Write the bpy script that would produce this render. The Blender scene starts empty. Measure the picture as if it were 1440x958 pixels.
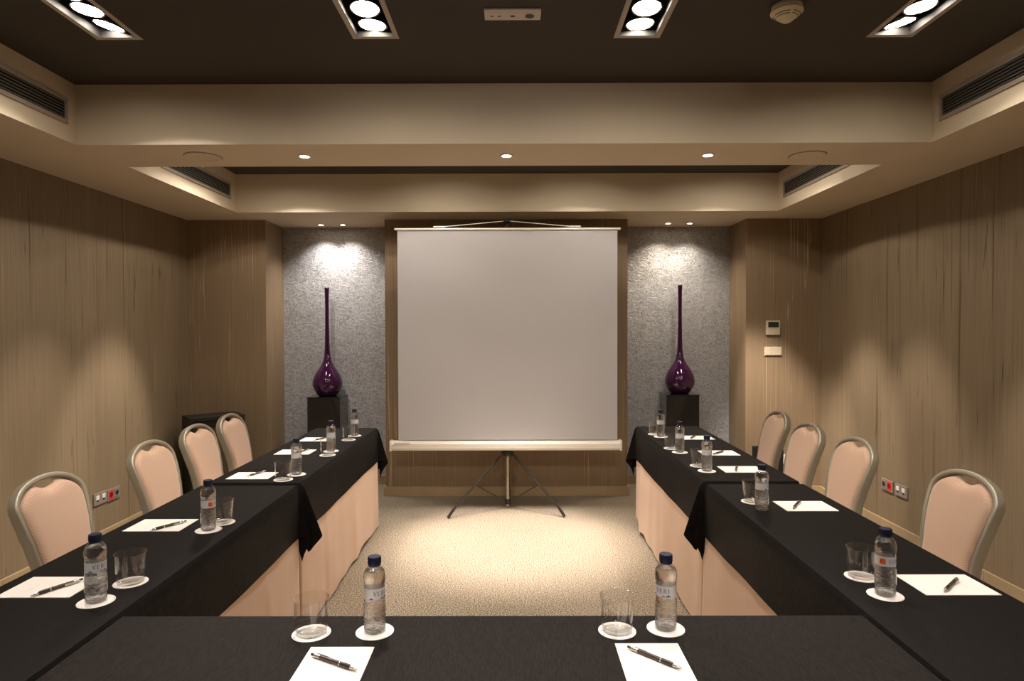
import bpy, bmesh, math, random
from mathutils import Vector, Matrix
random.seed(7)
PI = math.pi
scene = bpy.context.scene
COL = scene.collection

# ------------------------------------------------------------------ materials
def new_mat(name):
    m = bpy.data.materials.new(name); m.use_nodes = True
    nt = m.node_tree
    for n in list(nt.nodes): nt.nodes.remove(n)
    out = nt.nodes.new('ShaderNodeOutputMaterial')
    return m, nt, out

def N(nt, kind, **kw):
    n = nt.nodes.new(kind)
    for k, v in kw.items():
        if k in n.inputs: n.inputs[k].default_value = v
        else: setattr(n, k, v)
    return n

def math_node(nt, op, a, b=None, c=None):
    n = nt.nodes.new('ShaderNodeMath'); n.operation = op
    for i, v in enumerate((a, b, c)):
        if v is None: continue
        if isinstance(v, (int, float)): n.inputs[i].default_value = v
        else: nt.links.new(v, n.inputs[i])
    return n.outputs[0]

def mix_col(nt, fac, a, b):
    n = nt.nodes.new('ShaderNodeMix'); n.data_type = 'RGBA'
    for sock, v in ((n.inputs['Factor'], fac), (n.inputs[6], a), (n.inputs[7], b)):
        if isinstance(v, (int, float)): sock.default_value = v
        elif isinstance(v, tuple): sock.default_value = (*v, 1) if len(v) == 3 else v
        else: nt.links.new(v, sock)
    return n.outputs[2]

def ramp(nt, fac, p0, p1, lo=0.0, hi=1.0):
    n = nt.nodes.new('ShaderNodeMapRange'); n.clamp = True
    nt.links.new(fac, n.inputs[0])
    n.inputs[1].default_value = p0; n.inputs[2].default_value = p1
    n.inputs[3].default_value = lo; n.inputs[4].default_value = hi
    return n.outputs[0]

def plain(name, col, rough=0.5, metal=0.0, spec=0.5, coat=0.0, sheen=0.0, var=0.0, var_scale=30.0, bump=0.0):
    m, nt, out = new_mat(name)
    b = N(nt, 'ShaderNodeBsdfPrincipled', Roughness=rough, Metallic=metal)
    b.inputs['Base Color'].default_value = (*col, 1)
    b.inputs['Specular IOR Level'].default_value = spec
    b.inputs['Coat Weight'].default_value = coat
    b.inputs['Coat Roughness'].default_value = 0.04
    b.inputs['Sheen Weight'].default_value = sheen
    if var or bump:
        tc = nt.nodes.new('ShaderNodeTexCoord')
        nz = N(nt, 'ShaderNodeTexNoise', Scale=var_scale, Detail=4.0)
        nt.links.new(tc.outputs['Object'], nz.inputs['Vector'])
        f = ramp(nt, nz.outputs[0], 0.3, 0.7, 1 - var, 1 + var)
        mx = N(nt, 'ShaderNodeVectorMath', operation='SCALE')
        mx.inputs[0].default_value = col
        nt.links.new(f, mx.inputs['Scale'])
        nt.links.new(mx.outputs[0], b.inputs['Base Color'])
        if bump:
            bp = N(nt, 'ShaderNodeBump', Strength=bump, Distance=0.002)
            nt.links.new(nz.outputs[0], bp.inputs['Height'])
            nt.links.new(bp.outputs[0], b.inputs['Normal'])
    nt.links.new(b.outputs[0], out.inputs[0])
    return m

def emit(name, col, strength):
    m, nt, out = new_mat(name)
    e = N(nt, 'ShaderNodeEmission', Strength=strength)
    e.inputs[0].default_value = (*col, 1)
    nt.links.new(e.outputs[0], out.inputs[0])
    return m

def wallpaper(name, base, dark, light, dark_amt, light_amt, freq=26.0):
    """beige wall covering with long wandering vertical crackle lines"""
    m, nt, out = new_mat(name)
    tc = nt.nodes.new('ShaderNodeTexCoord')
    sp = nt.nodes.new('ShaderNodeSeparateXYZ'); nt.links.new(tc.outputs['Object'], sp.inputs[0])
    u = math_node(nt, 'ADD', sp.outputs[0], sp.outputs[1])
    def lines(fu, fz, off, width, det=1.0):
        cb = nt.nodes.new('ShaderNodeCombineXYZ')
        nt.links.new(math_node(nt, 'MULTIPLY_ADD', u, fu, off), cb.inputs[0])
        nt.links.new(math_node(nt, 'MULTIPLY_ADD', sp.outputs[2], fz, off * 1.7), cb.inputs[2])
        nz = N(nt, 'ShaderNodeTexNoise', Scale=1.0, Detail=det, Roughness=0.4)
        nt.links.new(cb.outputs[0], nz.inputs['Vector'])
        d = math_node(nt, 'ABSOLUTE', math_node(nt, 'SUBTRACT', nz.outputs[0], 0.5))
        return ramp(nt, d, 0.0, width, 1.0, 0.0)
    def patch(fu, fz, off, a, b):
        cb = nt.nodes.new('ShaderNodeCombineXYZ')
        nt.links.new(math_node(nt, 'MULTIPLY_ADD', u, fu, off), cb.inputs[0])
        nt.links.new(math_node(nt, 'MULTIPLY', sp.outputs[2], fz), cb.inputs[2])
        nz = N(nt, 'ShaderNodeTexNoise', Scale=1.0, Detail=2.0)
        nt.links.new(cb.outputs[0], nz.inputs['Vector'])
        return ramp(nt, nz.outputs[0], a, b)
    fine = lines(freq * 4, 0.9, 3.1, 0.10, 2.0)
    dk = math_node(nt, 'MULTIPLY', lines(freq, 0.40, 11.3, 0.011), patch(5.0, 0.5, 2.0, 0.38, 0.52))
    lt = math_node(nt, 'MULTIPLY', lines(freq * 1.1, 0.4, 27.7, 0.013), patch(6.0, 0.6, 9.0, 0.42, 0.58))
    tone = patch(3.0, 0.1, 31.0, 0.3, 0.7)
    c = mix_col(nt, math_node(nt, 'MULTIPLY', tone, 0.14), base, dark)
    c = mix_col(nt, math_node(nt, 'MULTIPLY', fine, 0.17), c, dark)
    c = mix_col(nt, math_node(nt, 'MULTIPLY', dk, dark_amt), c, dark)
    c = mix_col(nt, math_node(nt, 'MULTIPLY', lt, light_amt), c, light)
    b = N(nt, 'ShaderNodeBsdfPrincipled', Roughness=0.55)
    b.inputs['Specular IOR Level'].default_value = 0.3
    nt.links.new(c, b.inputs['Base Color'])
    bp = N(nt, 'ShaderNodeBump', Strength=0.15, Distance=0.001)
    nt.links.new(fine, bp.inputs['Height']); nt.links.new(bp.outputs[0], b.inputs['Normal'])
    nt.links.new(b.outputs[0], out.inputs[0])
    return m

def carpet_mat():
    m, nt, out = new_mat('carpet_loop')
    tc = nt.nodes.new('ShaderNodeTexCoord')
    n1 = N(nt, 'ShaderNodeTexNoise', Scale=140.0, Detail=2.5, Roughness=0.65)
    n2 = N(nt, 'ShaderNodeTexNoise', Scale=6.0, Detail=2.0)
    v = N(nt, 'ShaderNodeTexVoronoi', Scale=190.0)
    for n in (n1, n2, v): nt.links.new(tc.outputs['Object'], n.inputs['Vector'])
    c = mix_col(nt, ramp(nt, n1.outputs[0], 0.42, 0.57), (0.070, 0.055, 0.040), (0.45, 0.38, 0.29))
    c = mix_col(nt, ramp(nt, n2.outputs[0], 0.35, 0.65, 0.0, 0.12), c, (0.2, 0.16, 0.10))
    b = N(nt, 'ShaderNodeBsdfPrincipled', Roughness=0.95)
    b.inputs['Specular IOR Level'].default_value = 0.1
    nt.links.new(c, b.inputs['Base Color'])
    bp = N(nt, 'ShaderNodeBump', Strength=0.12, Distance=0.003)
    nt.links.new(v.outputs[0], bp.inputs['Height']); nt.links.new(bp.outputs[0], b.inputs['Normal'])
    nt.links.new(b.outputs[0], out.inputs[0])
    return m

def niche_mat():
    """silver grey fibrous wall covering"""
    m, nt, out = new_mat('silver_fibre')
    tc = nt.nodes.new('ShaderNodeTexCoord')
    acc = None
    for k, (ang, sc) in enumerate(((0.45, 150), (-0.75, 165), (1.45, 140), (1.15, 150), (-1.25, 160), (0.05, 150))):
        ro = N(nt, 'ShaderNodeMapping'); ro.inputs['Rotation'].default_value = (0, ang, 0)
        nt.links.new(tc.outputs['Object'], ro.inputs[0])
        mp = N(nt, 'ShaderNodeMapping')
        mp.inputs['Scale'].default_value = (sc, 1, sc * 0.11); mp.inputs['Location'].default_value = (k * 5.3, 0, k * 2.1)
        nt.links.new(ro.outputs[0], mp.inputs[0])
        nz = N(nt, 'ShaderNodeTexNoise', Scale=1.0, Detail=2.0)
        nt.links.new(mp.outputs[0], nz.inputs['Vector'])
        r = ramp(nt, nz.outputs[0], 0.54, 0.70)
        acc = r if acc is None else math_node(nt, 'MAXIMUM', acc, r)
    c = mix_col(nt, acc, (0.26, 0.26, 0.268), (0.52, 0.525, 0.54))
    b = N(nt, 'ShaderNodeBsdfPrincipled', Roughness=0.42, Metallic=0.35)
    nt.links.new(c, b.inputs['Base Color'])
    bp = N(nt, 'ShaderNodeBump', Strength=0.5, Distance=0.003)
    nt.links.new(acc, bp.inputs['Height']); nt.links.new(bp.outputs[0], b.inputs['Normal'])
    nt.links.new(b.outputs[0], out.inputs[0])
    return m

def cloth_mat(name, col, rib_axis, rough=0.6, sheen=0.012):
    m, nt, out = new_mat(name)
    tc = nt.nodes.new('ShaderNodeTexCoord')
    mp = N(nt, 'ShaderNodeMapping')
    mp.inputs['Scale'].default_value = (420, 40, 40) if rib_axis == 0 else (40, 420, 40)
    nt.links.new(tc.outputs['Object'], mp.inputs[0])
    nz = N(nt, 'ShaderNodeTexNoise', Scale=1.0, Detail=2.0)
    nt.links.new(mp.outputs[0], nz.inputs['Vector'])
    c = mix_col(nt, ramp(nt, nz.outputs[0], 0.35, 0.65), tuple(x * 0.55 for x in col), tuple(x * 1.6 for x in col))
    b = N(nt, 'ShaderNodeBsdfPrincipled', Roughness=rough)
    b.inputs['Specular IOR Level'].default_value = 0.09
    b.inputs['Sheen Weight'].default_value = sheen
    b.inputs['Sheen Roughness'].default_value = 0.4
    b.inputs['Sheen Tint'].default_value = (0.55, 0.45, 0.40, 1)
    nt.links.new(c, b.inputs['Base Color'])
    bp = N(nt, 'ShaderNodeBump', Strength=0.35, Distance=0.001)
    nt.links.new(nz.outputs[0], bp.inputs['Height']); nt.links.new(bp.outputs[0], b.inputs['Normal'])
    nt.links.new(b.outputs[0], out.inputs[0])
    return m

def weave_mat(name, lo, hi, freq):
    """peach upholstery with a fine dotted weave"""
    m, nt, out = new_mat(name)
    tc = nt.nodes.new('ShaderNodeTexCoord')
    sp = nt.nodes.new('ShaderNodeSeparateXYZ'); nt.links.new(tc.outputs['Object'], sp.inputs[0])
    s1 = math_node(nt, 'SINE', math_node(nt, 'MULTIPLY', sp.outputs[0], freq))
    s2 = math_node(nt, 'SINE', math_node(nt, 'MULTIPLY', math_node(nt, 'SUBTRACT', sp.outputs[2], sp.outputs[1]), freq))
    f = ramp(nt, math_node(nt, 'MULTIPLY', s1, s2), -0.6, 0.6)
    c = mix_col(nt, f, lo, hi)
    b = N(nt, 'ShaderNodeBsdfPrincipled', Roughness=0.8)
    b.inputs['Specular IOR Level'].default_value = 0.25
    b.inputs['Sheen Weight'].default_value = 0.25
    nt.links.new(c, b.inputs['Base Color'])
    bp = N(nt, 'ShaderNodeBump', Strength=0.12, Distance=0.001)
    nt.links.new(f, bp.inputs['Height']); nt.links.new(bp.outputs[0], b.inputs['Normal'])
    nt.links.new(b.outputs[0], out.inputs[0])
    return m

def thin_glass(name, tint=(0.97, 0.97, 0.96), ior=1.5, boost=1.0, bump=0.0, bscale=(60, 60, 120)):
    """architectural clear glass: see-through, fresnel reflection"""
    m, nt, out = new_mat(name)
    t = N(nt, 'ShaderNodeBsdfTransparent'); t.inputs[0].default_value = (*tint, 1)
    g = N(nt, 'ShaderNodeBsdfGlossy', Roughness=0.03); g.inputs[0].default_value = (1, 1, 1, 1)
    lw = N(nt, 'ShaderNodeLayerWeight', Blend=0.5)
    if bump:
        tc = nt.nodes.new('ShaderNodeTexCoord')
        mp = N(nt, 'ShaderNodeMapping'); mp.inputs['Scale'].default_value = bscale
        nt.links.new(tc.outputs['Object'], mp.inputs[0])
        nz = N(nt, 'ShaderNodeTexNoise', Scale=1.0, Detail=1.0)
        nt.links.new(mp.outputs[0], nz.inputs['Vector'])
        bp = N(nt, 'ShaderNodeBump', Strength=bump, Distance=0.004)
        nt.links.new(nz.outputs[0], bp.inputs['Height'])
        nt.links.new(bp.outputs[0], g.inputs['Normal']); nt.links.new(bp.outputs[0], lw.inputs['Normal'])
    mx = nt.nodes.new('ShaderNodeMixShader')
    sch = math_node(nt, 'MULTIPLY_ADD', math_node(nt, 'POWER', lw.outputs['Facing'], 4.0), 0.9, ((ior - 1) / (ior + 1)) ** 2)
    f = math_node(nt, 'MINIMUM', math_node(nt, 'MULTIPLY', sch, boost), 0.95)
    nt.links.new(f, mx.inputs[0]); nt.links.new(t.outputs[0], mx.inputs[1]); nt.links.new(g.outputs[0], mx.inputs[2])
    nt.links.new(mx.outputs[0], out.inputs[0])
    return m

def water_mat():
    m, nt, out = new_mat('rippled_water')
    tc = nt.nodes.new('ShaderNodeTexCoord')
    mp = N(nt, 'ShaderNodeMapping'); mp.inputs['Scale'].default_value = (55, 55, 120)
    nt.links.new(tc.outputs['Object'], mp.inputs[0])
    nz = N(nt, 'ShaderNodeTexNoise', Scale=1.0, Detail=2.0, Distortion=1.2)
    nt.links.new(mp.outputs[0], nz.inputs['Vector'])
    sp = nt.nodes.new('ShaderNodeSeparateXYZ'); nt.links.new(tc.outputs['Object'], sp.inputs[0])
    low = ramp(nt, sp.outputs[2], 0.078, 0.084, 1.0, 0.06)      # moulded ripples only below the label
    bp = N(nt, 'ShaderNodeBump', Distance=0.006)
    nt.links.new(math_node(nt, 'MULTIPLY', low, 1.0), bp.inputs['Strength'])
    nt.links.new(nz.outputs[0], bp.inputs['Height'])
    g = N(nt, 'ShaderNodeBsdfGlass', IOR=1.33, Roughness=0.0)
    nt.links.new(bp.outputs[0], g.inputs['Normal'])
    t = N(nt, 'ShaderNodeBsdfTransparent'); t.inputs[0].default_value = (0.97, 0.97, 0.97, 1)
    mx = nt.nodes.new('ShaderNodeMixShader'); mx.inputs[0].default_value = 0.66
    nt.links.new(t.outputs[0], mx.inputs[1]); nt.links.new(g.outputs[0], mx.inputs[2])
    nt.links.new(mx.outputs[0], out.inputs[0])
    return m

def label_mat():
    m, nt, out = new_mat('label_film')
    d = N(nt, 'ShaderNodeBsdfPrincipled', Roughness=0.4); d.inputs['Base Color'].default_value = (0.82, 0.82, 0.84, 1)
    t = N(nt, 'ShaderNodeBsdfTransparent')
    mx = nt.nodes.new('ShaderNodeMixShader'); mx.inputs[0].default_value = 0.62
    nt.links.new(t.outputs[0], mx.inputs[1]); nt.links.new(d.outputs[0], mx.inputs[2])
    nt.links.new(mx.outputs[0], out.inputs[0])
    return m

def vase_mat():
    m, nt, out = new_mat('purple_glass')
    b = N(nt, 'ShaderNodeBsdfPrincipled', Roughness=0.06)
    b.inputs['Base Color'].default_value = (0.038, 0.0045, 0.040, 1)
    b.inputs['Specular IOR Level'].default_value = 0.6
    b.inputs['Coat Weight'].default_value = 0.6
    b.inputs['Coat Roughness'].default_value = 0.02
    nt.links.new(b.outputs[0], out.inputs[0])
    return m

WALL_BASE = (0.256, 0.192, 0.118)
M = {}
M['wall_side'] = wallpaper('wallpaper_dark_crackle', WALL_BASE, (0.055, 0.034, 0.017), (0.50, 0.40, 0.27), 0.75, 0.2, 26)
M['wall_end'] = wallpaper('wallpaper_light_crackle', (0.262, 0.186, 0.112), (0.09, 0.058, 0.03), (0.55, 0.42, 0.27), 0.18, 0.75, 30)
M['baseboard'] = plain('beige_baseboard', (0.36, 0.265, 0.15), 0.45, var=0.06, var_scale=8)
M['soffit'] = plain('beige_paint', (0.71, 0.605, 0.455), 0.7, var=0.02, var_scale=3)
M['dark_ceiling'] = plain('dark_brown_paint', (0.042, 0.033, 0.024), 0.7, var=0.05, var_scale=3)
M['carpet'] = carpet_mat()
M['niche'] = niche_mat()
M['cloth'] = cloth_mat('black_cloth_lengthwise', (0.0056, 0.0047, 0.0046), 0)
M['cloth_x'] = cloth_mat('black_cloth_crosswise', (0.0095, 0.0074, 0.0068), 0)
M['skirt'] = plain('peach_skirt_fabric', (0.60, 0.40, 0.272), 0.8, sheen=0.2, var=0.05, var_scale=5)
M['tabletop'] = plain('table_laminate', (0.35, 0.24, 0.14), 0.4, var=0.1)
M['steel_grey'] = plain('grey_steel', (0.25, 0.25, 0.25), 0.4, metal=0.8)
M['champagne'] = plain('champagne_metal', (0.40, 0.37, 0.29), 0.42, metal=0.55)
M['weave'] = weave_mat('peach_weave', (0.43, 0.28, 0.195), (0.58, 0.395, 0.285), 560.0)
M['alu'] = plain('brushed_grey_alu', (0.52, 0.47, 0.42), 0.5, metal=0.15)
M['grille'] = plain('grille_grey', (0.38, 0.33, 0.275), 0.5, metal=0.15)
M['slat_grey'] = plain('grille_slat_grey', (0.20, 0.175, 0.145), 0.5, metal=0.2)
M['black'] = plain('matte_black', (0.006, 0.0055, 0.0055), 0.6)
M['void'] = plain('duct_black', (0.006, 0.006, 0.006), 0.9)
M['gloss_black'] = plain('gloss_black_lacquer', (0.010, 0.009, 0.010), 0.22, coat=0.4, spec=0.4)
M['black_wood'] = plain('black_stained_wood', (0.014, 0.010, 0.008), 0.45, var=0.2, var_scale=20)
M['inner_panel'] = plain('brown_black_panel', (0.075, 0.052, 0.030), 0.6)
M['bulb'] = emit('lamp_glow', (1.0, 0.88, 0.72), 75.0)
M['bulb_small'] = emit('halogen_glow', (1.0, 0.84, 0.62), 40.0)
M['chrome'] = plain('chrome', (0.72, 0.70, 0.68), 0.18, metal=1.0)
M['dish'] = plain('silver_reflector', (0.75, 0.73, 0.70), 0.25, metal=1.0)
M['white_metal'] = plain('white_enamel_metal', (0.80, 0.76, 0.68), 0.28, coat=0.3)
M['screen'] = plain('matte_white_screen', (0.47, 0.458, 0.465), 0.85, spec=0.1)
M['leg_black'] = plain('dark_tube', (0.05, 0.042, 0.036), 0.3, metal=0.6)
M['paper'] = plain('white_paper', (0.84, 0.80, 0.76), 0.75, spec=0.2)
M['coaster'] = plain('white_card', (0.86, 0.83, 0.80), 0.8, spec=0.2)
M['print_grey'] = plain('grey_print', (0.42, 0.40, 0.40), 0.8)
M['print_dark'] = plain('dark_print', (0.12, 0.11, 0.11), 0.8)
M['pen_black'] = plain('pen_black', (0.022, 0.018, 0.016), 0.3)
M['pen_brown'] = plain('pen_barrel', (0.055, 0.035, 0.028), 0.25)
M['silver'] = plain('pen_silver', (0.70, 0.68, 0.66), 0.25, metal=0.9)
M['glass'] = thin_glass('clear_glass', (0.985, 0.985, 0.98), 1.5, 1.2)
M['pet'] = thin_glass('clear_pet', (0.97, 0.97, 0.97), 1.5, 1.3, bump=0.25, bscale=(60, 60, 150))
M['water'] = water_mat()
M['label'] = label_mat()
M['navy_cap'] = plain('navy_plastic', (0.010, 0.012, 0.040), 0.35)
M['navy_ink'] = plain('navy_ink', (0.02, 0.03, 0.12), 0.6)
M['blue_ink'] = plain('blue_ink', (0.06, 0.12, 0.42), 0.6)
M['orange_ink'] = plain('orange_ink', (0.80, 0.13, 0.02), 0.6)
M['vase'] = vase_mat()
M['cream_plastic'] = plain('cream_plastic', (0.58, 0.50, 0.36), 0.45)
M['aged_white'] = plain('aged_white_plastic', (0.80, 0.70, 0.50), 0.45)
M['white_plastic'] = plain('white_plastic', (0.80, 0.77, 0.70), 0.4)
M['grey_plastic'] = plain('grey_plastic', (0.33, 0.28, 0.25), 0.4, metal=0.3)
M['dark_plastic'] = plain('dark_plastic', (0.03, 0.027, 0.025), 0.4)
M['red_plastic'] = plain('red_plastic', (0.75, 0.03, 0.015), 0.4)
M['dark_red'] = plain('dark_red_recess', (0.18, 0.005, 0.004), 0.5)
M['lcd'] = plain('lcd_dark', (0.03, 0.035, 0.028), 0.2)
M['socket_beige'] = plain('beige_socket', (0.72, 0.66, 0.59), 0.45)

# ------------------------------------------------------------------ mesh helpers
class MB:
    """collects shapes; becomes one mesh object"""
    def __init__(self): self.bm = bmesh.new(); self.mi = 0
    def face(self, vs):
        try:
            f = self.bm.faces.new(vs); f.material_index = self.mi; return f
        except ValueError: return None
    def box(self, x0, x1, y0, y1, z0, z1, mat=None, bev=0.0):
        mat = mat or Matrix.Identity(4)
        v = [self.bm.verts.new(mat @ Vector((x, y, z))) for z in (z0, z1) for y in (y0, y1) for x in (x0, x1)]
        fs = [self.face([v[i] for i in q]) for q in ((0, 2, 3, 1), (4, 5, 7, 6), (0, 1, 5, 4), (2, 6, 7, 3), (0, 4, 6, 2), (1, 3, 7, 5))]
        if bev:
            es = list({e for f in fs for e in f.edges})
            r = bmesh.ops.bevel(self.bm, geom=es, offset=bev, segments=2, profile=0.6, affect='EDGES')
            for f in r['faces']: f.material_index = self.mi
    def lathe(self, prof, n=32, mat=None, close=True):
        mat = mat or Matrix.Identity(4)
        rings = []
        for r, z in prof:
            if r < 1e-6: rings.append([self.bm.verts.new(mat @ Vector((0, 0, z)))])
            else: rings.append([self.bm.verts.new(mat @ Vector((r * math.cos(2 * PI * k / n), r * math.sin(2 * PI * k / n), z))) for k in range(n)])
        for a, b in zip(rings, rings[1:]):
            for k in range(n):
                k2 = (k + 1) % n
                if len(a) == 1 and len(b) == 1: continue
                if len(a) == 1: self.face([a[0], b[k2], b[k]])
                elif len(b) == 1: self.face([a[k], a[k2], b[0]])
                else: self.face([a[k], a[k2], b[k2], b[k]])
        if close:
            if len(rings[0]) > 1: self.face(list(reversed(rings[0])))
            if len(rings[-1]) > 1: self.face(rings[-1])
    def sweep(self, pts, sec, normal=None, closed=False, scale=None):
        """section (list of (a,b)) along pts; a along side, b along normal"""
        pts = [Vector(p) for p in pts]; n = len(pts); rings = []
        for i, p in enumerate(pts):
            t = (pts[min(i + 1, n - 1)] - pts[max(i - 1, 0)])
            if closed: t = pts[(i + 1) % n] - pts[i - 1]
            t.normalize()
            nn = Vector(normal[i]) if isinstance(normal, list) else Vector(normal) if normal is not None else (Vector((0, 0, 1)) if abs(t.z) < 0.9 else Vector((0, 1, 0)))
            nn = (nn - t * nn.dot(t)).normalized(); s = t.cross(nn)
            k = scale[i] if scale else 1.0
            rings.append([self.bm.verts.new(p + s * a * k + nn * b * k) for a, b in sec])
        m = len(sec)
        rr = list(zip(rings, rings[1:])) + ([(rings[-1], rings[0])] if closed else [])
        for A, B in rr:
            for j in range(m): self.face([A[j], A[(j + 1) % m], B[(j + 1) % m], B[j]])
        if not closed:
            self.face(list(reversed(rings[0]))); self.face(rings[-1])
    def tube(self, a, b, r, n=12, r2=None):
        a = Vector(a); b = Vector(b); d = b - a
        q = d.to_track_quat('Z', 'Y').to_matrix().to_4x4(); q.translation = a
        self.lathe([(r, 0), (r2 if r2 is not None else r, d.length)], n, q)
    def grid(self, fn, nu, nv, flip=False):
        V = [[self.bm.verts.new(fn(i / nu, j / nv)) for j in range(nv + 1)] for i in range(nu + 1)]
        for i in range(nu):
            for j in range(nv):
                q = [V[i][j], V[i + 1][j], V[i + 1][j + 1], V[i][j + 1]]
                self.face(list(reversed(q)) if flip else q)
        return V

def rrect(w, h, r, n=3):
    out = []
    for cx, cy, a0 in ((w / 2 - r, h / 2 - r, 0), (-w / 2 + r, h / 2 - r, 90), (-w / 2 + r, -h / 2 + r, 180), (w / 2 - r, -h / 2 + r, 270)):
        for k in range(n + 1):
            a = math.radians(a0 + 90 * k / n); out.append((cx + r * math.cos(a), cy + r * math.sin(a)))
    return out
def circ(r, n=12): return [(r * math.cos(2 * PI * k / n), r * math.sin(2 * PI * k / n)) for k in range(n)]

def obj(name, mb, mats, parent=None, smooth=False, label=None, fix=True):
    if fix: bmesh.ops.recalc_face_normals(mb.bm, faces=mb.bm.faces)
    me = bpy.data.meshes.new(name); mb.bm.to_mesh(me); mb.bm.free()
    for m in (mats if isinstance(mats, (list, tuple)) else [mats]): me.materials.append(M[m] if isinstance(m, str) else m)
    o = bpy.data.objects.new(name, me); COL.objects.link(o)
    if parent: o.parent = parent
    if smooth:
        for p in me.polygons: p.use_smooth = True
        if smooth != 'all':
            try: me.set_sharp_from_angle(angle=math.radians(38))
            except Exception: pass
    if label: o['label'] = label
    return o

def tag(o, label, cat, group=None):
    o['label'] = label; o['category'] = cat
    if group: o['group'] = group
    return o
def thing(name, label, cat, loc=(0, 0, 0), rz=0.0, group=None):
    o = bpy.data.objects.new(name, None); COL.objects.link(o)
    o.empty_display_size = 0.05
    o.location = loc; o.rotation_euler = (0, 0, rz)
    return tag(o, label, cat, group)
def struct(name, mb, mats, smooth=False):
    o = obj(name, mb, mats, smooth=smooth); o['kind'] = 'structure'; return o
def dup(root, loc=None, rz=None, label=None, group=None):
    def cp(o, parent):
        c = o.copy(); COL.objects.link(c)
        if parent: c.parent = parent
        for ch in o.children: cp(ch, c)
        return c
    r = cp(root, None)
    if loc is not None: r.location = loc
    if rz is not None: r.rotation_euler = (0, 0, rz)
    if label: r['label'] = label
    if group: r['group'] = group
    return r
class Kind:
    """first use moves the prototype itself, later uses copy it"""
    def __init__(self, proto): self.p = proto; self.used = False
    def put(self, loc, rz, label, group=None):
        if not self.used:
            self.used = True; o = self.p; o.location = loc; o.rotation_euler = (0, 0, rz); o['label'] = label
            if group: o['group'] = group
            return o
        return dup(self.p, loc, rz, label, group)

# ------------------------------------------------------------------ room (metres; y runs away from the viewer)
XL, XR = -2.915, 2.757            # side walls
YE, YN, YF = 5.74, 6.18, -3.0     # end wall returns, niches, wall behind
ZS, ZC = 2.482, 2.80              # lower ceiling, coffer ceiling
CXL, CXR = -2.315, 2.212          # coffer sides
B0, B1, B2 = 3.405, 3.865, 5.365  # beam front/back, inner coffer far side
PX0, PX1 = -1.150, 1.023          # projecting panel
NX0, NX1 = -2.218, 2.082          # outer niche sides
DARK, CAB = 'thermostat side', 'black-cabinet side'

mb = MB(); mb.box(XL - .1, XR + .1, YF - .1, YN + .1, -.12, 0); struct('floor', mb, 'carpet')
mb = MB(); mb.box(XL - .12, XL, YF - .1, YN + .1, 0, 3.0); struct('wall_left', mb, 'wall_side')
mb = MB(); mb.box(XR, XR + .12, YF - .1, YN + .1, 0, 3.0); struct('wall_right', mb, 'wall_side')
mb = MB(); mb.box(XL, XR, YF - .12, YF, 0, 3.0); struct('wall_front', mb, 'wall_end')
mb = MB(); mb.box(XL, XR, YN, YN + .12, 0, 3.0); struct('wall_back', mb, 'niche')
mb = MB(); mb.box(PX0, PX1, YE, YN, 0, ZS); struct('wall_back_center', mb, 'wall_end')
mb = MB(); mb.box(XL, NX0, YE, YN, 0, ZS); struct('wall_back_left', mb, 'wall_end')
mb = MB(); mb.box(NX1, XR, YE, YN, 0, ZS); struct('wall_back_right', mb, 'wall_end')

FIX = [(-1.752, 'F'), (-.608, 'F'), (.552, 'F'), (1.676, 'F')]
FW, FL = .205, .60                # fixture outer size
FY = [2.878, 4.93, 0.75]          # far ends of the fixtures in each bay
holes = []
for x, _ in FIX:
    for y in FY: holes.append((x - FW / 2 + .012, x + FW / 2 - .012, y - FL + .012, y - .012))
def slab_with_holes(mb, x0, x1, y0, y1, z0, z1, holes):
    xs = sorted({x0, x1, *[h[0] for h in holes], *[h[1] for h in holes]})
    ys = sorted({y0, y1, *[h[2] for h in holes], *[h[3] for h in holes]})
    solid = lambda i, j: 0 <= i < len(xs) - 1 and 0 <= j < len(ys) - 1 and not any(h[0] - 1e-6 < xs[i] and xs[i + 1] < h[1] + 1e-6 and h[2] - 1e-6 < ys[j] and ys[j + 1] < h[3] + 1e-6 for h in holes)
    cache = {}
    def V(i, j, k):
        if (i, j, k) not in cache: cache[(i, j, k)] = mb.bm.verts.new((xs[i], ys[j], (z0, z1)[k]))
        return cache[(i, j, k)]
    for i in range(len(xs) - 1):
        for j in range(len(ys) - 1):
            if not solid(i, j): continue
            for k in (0, 1): mb.face([V(i, j, k), V(i + 1, j, k), V(i + 1, j + 1, k), V(i, j + 1, k)])
            for di, dj, e in ((-1, 0, ((i, j), (i, j + 1))), (1, 0, ((i + 1, j), (i + 1, j + 1))), (0, -1, ((i, j), (i + 1, j))), (0, 1, ((i, j + 1), (i + 1, j + 1)))):
                if not solid(i + di, j + dj): mb.face([V(*e[0], 0), V(*e[1], 0), V(*e[1], 1), V(*e[0], 1)])
mb = MB(); slab_with_holes(mb, XL, XR, YF, YN, ZC, ZC + .03, holes); struct('ceiling', mb, 'dark_ceiling')
mb = MB(); slab_with_holes(mb, XL, XR, YF, YN, ZS, ZC - .001, [(CXL, CXR, -2.3, B0), (CXL, CXR, B1, B2)])
struct('ceiling', mb, 'soffit')
mb = MB(); mb.box(XL - .1, XR + .1, YF - .1, YN + .1, 3.0, 3.1); struct('ceiling', mb, 'void')

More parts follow.
